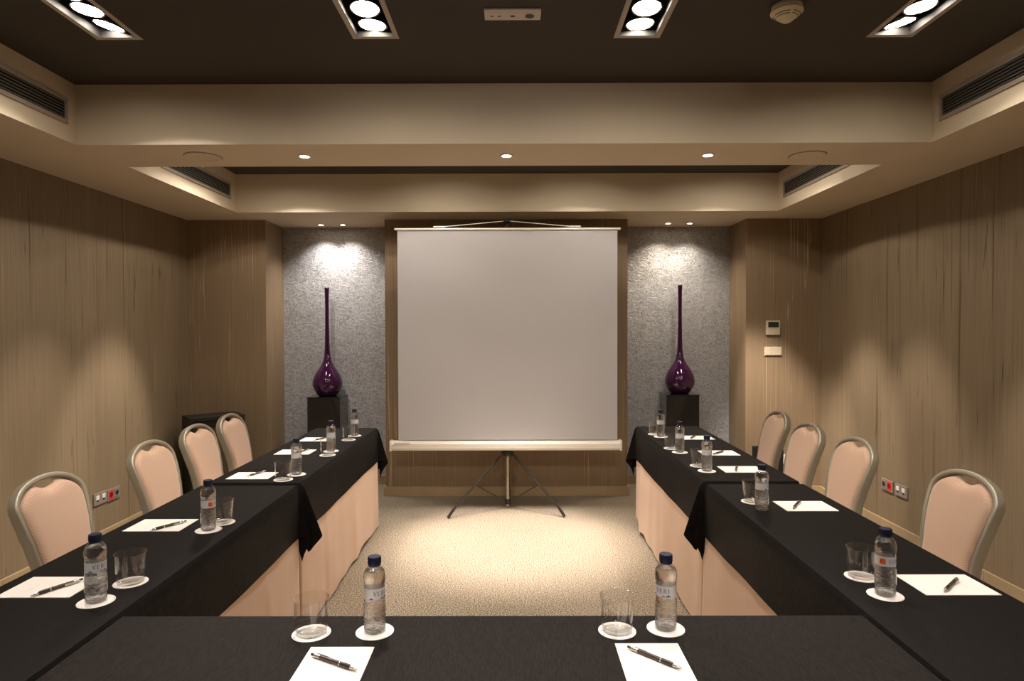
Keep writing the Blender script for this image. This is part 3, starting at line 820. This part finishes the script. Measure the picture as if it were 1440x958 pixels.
TB = dict(LF=(-1.487, -1.038, 3.095, 4.815, 0.0), LN=(-1.490, -1.037, 1.250, 3.035, 0.0),
          RF=(.934, 1.392, 3.105, 4.865, -.010), RN=(.922, 1.378, 1.250, 3.045, -.004), FR=(-1.0150, .9000, 1.215, 1.645, .0))
TXT = dict(LF=('inner half of row', CAB), LN=('near half of row', CAB), RF=('inner half of row', DARK), RN=('near half of row', DARK))
WHERE = dict(LF='black-cabinet side row, half by the screen', LN='black-cabinet side row, half joining cross table', RF='thermostat side row, half by the screen', RN='thermostat side row, half joining cross table', FR='cross table closing the U')
for k, (x0, x1, y0, y1, rz) in TB.items():
    table('narrow folding table under black cloth, ' + WHERE[k], x0, x1, y0, y1, rz, .05 if k in ('LF', 'RF') else .14)
OV = .252
cloth('black cloth with hanging corner tails, ' + WHERE['LF'], *TB['LF'][:4], (OV, OV), (.24, .32), ((0, 0), (0, .095), (.075, .08), (.05, .03)), 'cloth', TB['LF'][4])
cloth('black ribbed cloth, ' + WHERE['LN'], *TB['LN'][:4], (OV, OV), (.05, .28), ((0, 0), (0, 0), (.055, .0), (0, 0)), 'cloth', TB['LN'][4])
cloth('black cloth with hanging corner tails, ' + WHERE['RF'], *TB['RF'][:4], (OV, OV), (.24, .32), ((.085, 0), (0, 0), (.03, .05), (.08, .075)), 'cloth', TB['RF'][4])
cloth('black ribbed cloth, ' + WHERE['RN'], *TB['RN'][:4], (OV, OV), (.05, .28), ((0, 0), (0, 0), (0, 0), (0, .055)), 'cloth', TB['RN'][4])
cloth('black ribbed cloth on the cross table closing the U', *TB['FR'][:4], (.012, .012), (.25, .25), ((0, 0), (0, 0), (0, 0), (0, 0)), 'cloth_x', 0.0, .003)
skirt('peach fabric skirt to the floor, ' + WHERE['LF'], *TB['LF'][:4], [(-1, 1), (1, 1), (1, -1), (-1, -1)][::-1], TB['LF'][4], ((.45 + 1.02, .5, .012), (.45 + .42, .35, .014)), ((.45 + 1.2, .25, .02),))
skirt('peach fabric skirt to the floor, ' + WHERE['LN'], *TB['LN'][:4], [(1, -1), (1, 1), (-1, 1)], TB['LN'][4], ((.2, .4, .012), (.9, .5, .014), (1.4, .3, .015)), ())
skirt('peach fabric skirt to the floor, ' + WHERE['RF'], *TB['RF'][:4], [(1, 1), (-1, 1), (-1, -1), (1, -1)], TB['RF'][4], ((.70, .4, .018), (1.4, .4, .014)), ((.52, .10, .06), (.80, .10, .02)))
skirt('peach fabric skirt to the floor, ' + WHERE['RN'], *TB['RN'][:4], [(1, 1), (-1, 1), (-1, -1)], TB['RN'][4], ((.47, .35, .018), (1.2, .4, .012)), ())
skirt('peach fabric skirt to the floor, ' + WHERE['FR'], *TB['FR'][:4], [(1, 1), (-1, 1)], 0.0, (), ())

# ------------------------------------------------------------------ chairs
def half_w(z):
    pts = [(.40, .152), (.48, .153), (.56, .157), (.64, .169), (.70, .181), (.755, .188), (.79, .190)]
    for (a, wa), (b, wb) in zip(pts, pts[1:]):
        if z <= b: return wa + (wb - wa) * smooth01((z - a) / (b - a)) if z > a else wa
    # superelliptic arch up to the top
    q = min(1.0, max(0.0, (z - .79) / (.890 - .79)))
    return .190 * (1 - q ** 2.1) ** (1 / 2.0)
def back_y(z): return -.175 - max(0, z - .44) * .255 + .020 * math.sin((z - .44) / .47 * PI)
def make_chair():
    t = thing('banquet_chair', '', 'chair')
    zs = [.40 + (.79 - .40) * k / 12 for k in range(13)]
    arch = [.79 + .100 * math.sin(PI / 2 * k / 14) for k in range(1, 15)]
    Lp = [(-half_w(z), z) for z in zs + arch]; Rp = [(half_w(z), z) for z in reversed(zs + arch[:-1])]
    pts = [(x, back_y(z), z) for x, z in Lp + Rp]
    nrm = []
    for x, y, z in pts:
        dy = (back_y(z + .01) - back_y(z - .01)) / .02
        nrm.append(Vector((0, 1, -dy)).normalized())
    m_ = MB(); m_.sweep(pts, rrect(.021, .040, .006, 3), nrm); obj('back_frame', m_, 'champagne', t, smooth=True)
    # padded back
    INS = .0125
    zb = .47
    def hin(z):
        return max(.0, half_w(z + .010 * smooth01((z - .77) / .05)) - INS)
    z_sh = .80
    while hin(z_sh) > .088: z_sh += .0005
    nu, nv = 28, 26
    def uv(u, v):
        s = 2 * u - 1
        ztop = z_sh + .004 * math.sin(PI * min(1, abs(s))) - .018 * math.cos(PI / 2 * min(1, abs(s) * 1.15)) ** 2
        z = zb + (ztop - zb) * v
        return s, z, s * hin(z)
    def prof(s, v):
        e = min(1, (1 - abs(s)) / .22); f = min(1, (1 - v) / .10); g = min(1, v / .08)
        k = (1 - (1 - e) ** 2) ** .5 * (1 - (1 - f) ** 2) ** .5 * (1 - (1 - g) ** 2) ** .5
        return k
    m_ = MB()
    def front(u, v):
        s, z, x = uv(u, v); return Vector((x, back_y(z) + .004 + .026 * prof(s, v), z))
    def rear(u, v):
        s, z, x = uv(u, v); return Vector((x, back_y(z) - .004 - .010 * prof(s, v), z))
    A = m_.grid(front, nu, nv); B = m_.grid(rear, nu, nv, True)
    for i in range(nu):
        m_.face([A[i][0], B[i][0], B[i + 1][0], A[i + 1][0]]); m_.face([A[i][nv], A[i + 1][nv], B[i + 1][nv], B[i][nv]])
    for j in range(nv):
        m_.face([A[0][j], A[0][j + 1], B[0][j + 1], B[0][j]]); m_.face([A[nu][j], B[nu][j], B[nu][j + 1], A[nu][j + 1]])
    obj('backrest', m_, 'weave', t, smooth=True)
    m_ = MB()
    def seat_ring(sc, z): return [m_.bm.verts.new((a * sc, b * sc + .02, z)) for a, b in rrect(.42, .41, .06, 5)]
    rs = [seat_ring(.94, .410), seat_ring(1.0, .418), seat_ring(1.0, .440), seat_ring(.97, .456), seat_ring(.85, .464), seat_ring(.5, .469)]
    for a, b in zip(rs, rs[1:]):
        for j in range(len(a)): m_.face([a[j], a[(j + 1) % len(a)], b[(j + 1) % len(a)], b[j]])
    m_.face(rs[0]); m_.face(rs[-1]); obj('seat', m_, 'weave', t, smooth=True)
    m_ = MB(); m_.sweep([(a, b + .02, .398) for a, b in rrect(.40, .39, .05, 4)], rrect(.022, .022, .003), (0, 0, 1), closed=True); obj('seat_frame', m_, 'champagne', t, smooth=True)
    sec = rrect(.022, .022, .004, 2)
    for s in (-1, 1):
        m_ = MB(); m_.sweep([(s * .185, .195, .40), (s * .190, .205, .0)], sec, (0, 1, 0)); obj('leg', m_, 'champagne', t, smooth=True)
        m_ = MB(); m_.sweep([(s * .170, -.180, .42), (s * .172, -.195, .25), (s * .178, -.245, 0)], sec, (0, 1, 0)); obj('leg', m_, 'champagne', t, smooth=True)
    return Kind(t)
CH = make_chair()
back_off = -back_y(.79)
for tx, ty, side, yaw, lab in (
        (-1.923, 2.640, 1, 0, 'peach banquet chair first from the cross table, black-cabinet side'), (-1.945, 3.430, 1, 0, 'peach banquet chair second along the row, black-cabinet side'),
        (-1.990, 4.030, 1, 0, 'peach banquet chair third along the row, before the black cabinet'), (-2.000, 4.530, 1, 1, 'peach banquet chair at row end, overlapping the black cabinet'),
        (1.872, 2.656, -1, 0, 'peach banquet chair first from the cross table, thermostat side'), (1.862, 3.495, -1, 0, 'peach banquet chair second along the row, thermostat side'),
        (1.850, 4.035, -1, 0, 'peach banquet chair third along the row, thermostat side'), (1.900, 4.625, -1, -2, 'peach banquet chair at row end, below the thermostat')):
    rz = (-PI / 2 if side > 0 else PI / 2) + math.radians(yaw)
    d = Vector((-math.sin(rz), math.cos(rz)))     # facing direction of local +y
    CH.put((tx + d.x * back_off, ty + d.y * back_off, 0), rz, lab, 'peach banquet chairs')

# ------------------------------------------------------------------ tableware
def cyl_patch(mb, poly_grid_fn, r): pass
def wrap(x, z, r, a0=0.0): a = a0 + x / r; return Vector((r * math.sin(a), -r * math.cos(a), z))
LET = {'V': [(0, 1, .30, 1, .06), (.12, 1, .5, 0, .14), (.88, 1, .5, 0, .07), (.70, 1, 1, 1, .06)],
       'E': [(.18, 0, .18, 1, .15), (0, .97, .85, .97, .06), (.18, .52, .65, .52, .06), (0, .03, .9, .03, .06), (.87, .97, .87, .80, .05), (.89, .03, .89, .22, .05)],
       'R': [(.18, 0, .18, 1, .15), (0, .97, .6, .97, .06), (.18, .50, .6, .50, .06), (.6, .97, .78, .74, .12), (.78, .74, .6, .50, .12), (.45, .50, .9, 0, .13), (0, .03, .36, .03, .05), (.78, .03, 1.0, .03, .05)],
       'I': [(.3, 0, .3, 1, .16), (.08, .97, .52, .97, .06), (.08, .03, .52, .03, .06)]}
def stroke(mb, p, q, w, r, a0=0.0, n=4):
    p = Vector(p); q = Vector(q); d = (q - p); nrm = Vector((-d.y, d.x)).normalized() * w / 2
    V = []
    for k in range(n + 1):
        c = p + d * k / n
        V.append((mb.bm.verts.new(wrap(*(c + nrm), r, a0)), mb.bm.verts.new(wrap(*(c - nrm), r, a0))))
    for (a, b), (c, e) in zip(V, V[1:]): mb.face([a, b, e, c])
def letters(mb, text, x, z, h, r, adv=.95):
    w = h * .78
    for ch in text:
        for a in LET[ch]:
            stroke(mb, (x + a[0] * w, z + a[1] * h), (x + a[2] * w, z + a[3] * h), a[4] * h, r)
        x += w * (adv + .28 if ch != 'I' else .7)
def patch(mb, x0, x1, z0, z1, r, n=6):
    V = [(mb.bm.verts.new(wrap(x0 + (x1 - x0) * k / n, z0, r)), mb.bm.verts.new(wrap(x0 + (x1 - x0) * k / n, z1, r))) for k in range(n + 1)]
    for (a, b), (c, d) in zip(V, V[1:]): mb.face([a, b, d, c])

def make_bottle():
    t = thing('water_bottle', '', 'bottle')
    body = [(.0, .003), (.012, .001), (.0235, .0), (.0262, .004), (.0268, .012), (.0258, .018), (.0270, .026), (.0276, .036), (.0272, .048), (.0278, .060), (.0270, .072), (.0258, .080),
            (.0255, .084), (.0255, .112), (.0262, .117), (.0274, .126), (.0276, .133), (.0268, .141), (.0246, .149), (.0210, .156), (.0160, .161), (.0135, .1635), (.0135, .176)]
    m_ = MB(); m_.lathe(body, 40, close=False); obj('body', m_, 'pet', t, smooth='all')
    wt = [(max(0, r - .0009), z + .0008) for r, z in body if z < .152]
    wt += [(.0225, .1515), (0, .1515)]
    m_ = MB(); m_.lathe(wt, 40); obj('water', m_, 'water', t, smooth=True)
    m_ = MB(); n = 30
    prof = [(.0150, .1655), (.0157, .1665), (.0157, .1835), (.0148, .1850), (.006, .1852), (0, .1852)]
    m_.lathe(prof, n)
    for k in range(30):
        a = 2 * PI * k / 30
        m_.tube((.0157 * math.cos(a), .0157 * math.sin(a), .1675), (.0157 * math.cos(a), .0157 * math.sin(a), .183), .0006, 5)
    obj('cap', m_, 'navy_cap', t, smooth=True, label='navy blue screw cap')
    m_ = MB(); m_.lathe([(.0142, .1625), (.0152, .1627), (.0152, .1648), (.0142, .165)], n, close=False); obj('cap_ring', m_, 'navy_cap', t, smooth=True)
    R_ = .0259
    m_ = MB(); m_.lathe([(R_, .0855), (R_, .1125)], 48, close=False); lb = obj('label', m_, 'label', t, smooth='all', label='white film label')
    m_ = MB(); letters(m_, 'VERI', -.0165, .0955, .0105, R_ + .0002); letters(m_, 'VERI', .0690, .0955, .0085, R_ + .0002); obj('lettering', m_, 'navy_ink', lb, label='navy letters')
    m_ = MB()
    x0 = .0468; patch(m_, x0, x0 + .015, .0915, .1070, R_ + .0002)
    m_.mi = 1
    stroke(m_, (x0 + .003, .0955), (x0 + .003, .1025), .0018, R_ + .0004); stroke(m_, (x0 + .003, .1025), (x0 + .010, .1025), .0014, R_ + .0004); stroke(m_, (x0 + .005, .0972), (x0 + .011, .0972), .0012, R_ + .0004)
    obj('logo', m_, ['orange_ink', 'dark_red'], lb, label='orange square mark')
    m_ = MB()
    for (a, h, w_) in ((-.022, .0050, .013), (.004, .0034, .010), (.015, .0062, .014)):
        for k in range(6):
            xa = a - w_ / 2 + w_ * k / 6; xb = xa + w_ / 6
            ha = h * (1 - abs((k - 3) / 3)); hb = h * (1 - abs((k + 1 - 3) / 3))
            q = [wrap(xa, .0868, R_ + .0002), wrap(xb, .0868, R_ + .0002), wrap(xb, .0872 + hb, R_ + .0002), wrap(xa, .0872 + ha, R_ + .0002)]
            m_.face([m_.bm.verts.new(v) for v in q])
    obj('mountain_print', m_, 'blue_ink', lb, label='blue mountain band')
    return Kind(t)
def make_glass():
    m_ = MB()
    m_.lathe([(0, .0005), (.034, .0), (.0372, .003), (.0385, .02), (.0424, .0840), (.0430, .0858), (.0430, .0870), (.0424, .0878), (.0414, .0874), (.0411, .0860), (.0372, .022), (.0362, .0105), (.033, .0085), (0, .008)], 44)
    o = obj('drinking_glass', m_, 'glass', None, smooth='all'); tag(o, '', 'glass'); return Kind(o)
def make_coaster():
    m_ = MB(); m_.lathe([(0, 0), (.0458, 0), (.0462, .0004), (.0462, .0014), (.0458, .0018), (0, .0018)], 48)
    o = obj('coaster', m_, 'coaster', None, smooth=True); tag(o, '', 'coaster')
    m_ = MB()
    rnd = random.Random(3)
    a = -62
    while a < 62:                                  # small print round the rim facing the seat
        w_ = rnd.uniform(2.2, 4.2)
        if rnd.random() < .82:
            aa, ab = math.radians(a - 90), math.radians(a + w_ * .72 - 90)
            h = rnd.choice((.0022, .0030, .0026))
            q = [(r_ * math.cos(x), r_ * math.sin(x), .00195) for x, r_ in ((aa, .0412), (ab, .0412), (ab, .0412 + h), (aa, .0412 + h))]
            m_.face([m_.bm.verts.new(v) for v in q])
        a += w_
    obj('print', m_, 'print_grey', o)
    return Kind(o)
def make_paper():
    m_ = MB(); m_.box(-.074, .074, -.105, .105, 0, .0016)
    o = obj('note_pad', m_, 'paper'); tag(o, '', 'notepad')
    m_ = MB(); rnd = random.Random(5); x = -.028
    while x < .028:
        w_ = rnd.uniform(.0012, .0024)
        if rnd.random() < .85: 
            q = [(x, -.047), (x + w_ * .7, -.047), (x + w_ * .7, -.0452), (x, -.0452)]
            m_.face([m_.bm.verts.new((a, b, .00175)) for a, b in q])
        x += w_
    obj('print', m_, 'print_grey', o)
    return Kind(o)
def make_pen():
    """lies along +x, tip at +x, clip on one side"""
    t = thing('ballpoint_pen', '', 'pen')
    X = Matrix.Rotation(PI / 2, 4, 'Y')
    L = lambda name, prof, mat, par=t: obj(name, (lambda m_: (m_.lathe(prof, 16, X), m_)[1])(MB()), mat, par, smooth=True)
    L('barrel', [(.0046, -.040), (.0050, -.020), (.0052, .018)], 'pen_brown')
    L('grip', [(.0052, .021), (.0055, .030), (.0054, .044), (.0048, .050)], 'pen_black')
    L('band', [(.0054, .0182), (.0055, .0195), (.0054, .0208)], 'silver')
    L('tip', [(.0047, .0502), (.0040, .058), (.0016, .068), (.0008, .070)], 'silver')
    L('top_sleeve', [(.0046, -.058), (.0048, -.050), (.0047, -.0402)], 'silver')
    L('button', [(.0026, -.068), (.0029, -.066), (.0029, -.0582)], 'pen_black')
    m_ = MB(); m_.sweep([(-.055, .0045, 0), (-.052, .0078, 0), (-.030, .0080, 0), (-.016, .0066, 0)], rrect(.0018, .0052, .0006, 2), (0, 0, 1)); obj('clip', m_, 'silver', t, smooth=True)
    return Kind(t)
BT_, GL, CO, PA, PE = make_bottle(), make_glass(), make_coaster(), make_paper(), make_pen()
ORD = ['first', 'second', 'third', 'fourth', 'fifth']
def setting(tagline, row, bottle, glass, paper, pen, byaw, prow, bcoaster=True, cyaw=0.0):
    zc = ZK + .0006; zt = zc + .0020
    if bcoaster:
        CO.put((*bottle, zc), cyaw + 2.5, 'white round coaster under the water bottle, ' + tagline, 'white paper coasters')
    CO.put((*glass, zc), cyaw, 'white round coaster under the drinking glass, ' + tagline, 'white paper coasters')
    BT_.put((*bottle, zt if bcoaster else zc), byaw, 'clear water bottle with navy cap, ' + tagline, 'small water bottles')
    GL.put((*glass, zt), 0, 'empty clear tumbler, ' + tagline, 'clear tumblers')
    (cx, cy, rz) = paper
    PA.put((cx, cy, zc), rz, 'white note sheet under a pen, ' + tagline, 'white note sheets')
    (ax, ay), (bx, by) = pen                       # button end, tip end
    PE.put(((ax + bx) / 2, (ay + by) / 2, zc + .0016 + .0056), math.atan2(by - ay, bx - ax), 'black ballpoint pen on note sheet, ' + tagline, 'black ballpoint pens')
D = math.radians
def S(k, side): return '%s place from the cross table, %s' % (ORD[k], side)
# black-cabinet side row: the seats face +x
setting(S(0, CAB), 'L', (-1.142, 1.733), (-1.126, 1.865), (-1.338, 1.833, -PI / 2), ((-1.278, 1.872), (-1.336, 1.762)), D(54), 0)
setting(S(1, CAB), 'L', (-1.132, 2.357), (-1.122, 2.448), (-1.339, 2.416, -PI / 2), ((-1.262, 2.452), (-1.336, 2.336)), D(-76), 0)
setting(S(2, CAB), 'L', (-1.112, 3.262), (-1.140, 3.151), (-1.327, 3.237, -PI / 2), ((-1.290, 3.330), (-1.342, 3.200)), D(104), 0)
setting(S(3, CAB), 'L', (-1.114, 3.888), (-1.100, 3.767), (-1.322, 3.863, -PI / 2), ((-1.258, 3.930), (-1.298, 3.798)), D(101), 0)
setting(S(4, CAB), 'L', (-1.110, 4.452), (-1.110, 4.288), (-1.325, 4.306, -PI / 2), ((-1.262, 4.360), (-1.334, 4.240)), D(99), 0)
# thermostat side row: the seats face -x
setting(S(0, DARK), 'R', (1.032, 1.769), (1.036, 1.899), (1.249, 1.840, PI / 2), ((1.303, 1.872), (1.204, 1.780)), D(-164), 0)
setting(S(1, DARK), 'R', (1.016, 2.613), (1.022, 2.732), (1.215, 2.661, PI / 2), ((1.226, 2.730), (1.136, 2.600)), D(64), 0, bcoaster=False)
setting(S(2, DARK), 'R', (1.006, 3.324), (1.000, 3.452), (1.198, 3.360, PI / 2), ((1.196, 3.425), (1.142, 3.282)), D(68), 0)
setting(S(3, DARK), 'R', (.997, 3.831), (.977, 3.957), (1.222, 3.806, PI / 2), ((1.168, 3.738), (1.262, 3.836)), D(70), 0)
setting(S(4, DARK), 'R', (1.010, 4.385), (.992, 4.492), (1.244, 4.345, PI / 2), ((1.254, 4.404), (1.186, 4.286)), D(72), 0)
# cross table: the seats face +y
setting('cross table, black-cabinet half', 'F', (-.342, 1.558), (-.495, 1.549), (-.400, 1.375, D(0)), ((-.466, 1.440), (-.334, 1.367)), D(42), 0)
setting('cross table, thermostat half', 'F', (.375, 1.571), (.253, 1.560), (.311, 1.390, 0), ((.258, 1.473), (.366, 1.370)), D(-33), 0)

# ------------------------------------------------------------------ camera, world, view
cam = bpy.data.cameras.new('camera'); cam.sensor_width = 36.0; cam.lens = 900.0 / 1440 * 36; cam.clip_start = .05
co = bpy.data.objects.new('camera', cam); COL.objects.link(co)
Rm = Matrix.Rotation(2 / 900, 4, 'Z') @ Matrix.Rotation(PI / 2 - 16 / 900, 4, 'X') @ Matrix.Rotation(-.0025, 4, 'Z')
co.matrix_world = Matrix.Translation((0, 0, 1.5)) @ Rm
scene.camera = co
w = bpy.data.worlds.new('world'); scene.world = w; w.use_nodes = True
w.node_tree.nodes['Background'].inputs[0].default_value = (.02, .018, .015, 1)
scene.view_settings.view_transform = 'Standard'
try: scene.view_settings.look = 'None'
except Exception: pass
scene.view_settings.exposure = -0.22; scene.view_settings.gamma = 1.0
scene.view_settings.use_curve_mapping = False
cy = scene.cycles
cy.use_denoising = True
cy.max_bounces = 12; cy.diffuse_bounces = 5; cy.glossy_bounces = 4; cy.transmission_bounces = 10; cy.transparent_max_bounces = 32
cy.caustics_reflective = False; cy.caustics_refractive = True; cy.blur_glossy = 0.5
cy.sample_clamp_indirect = 4.0
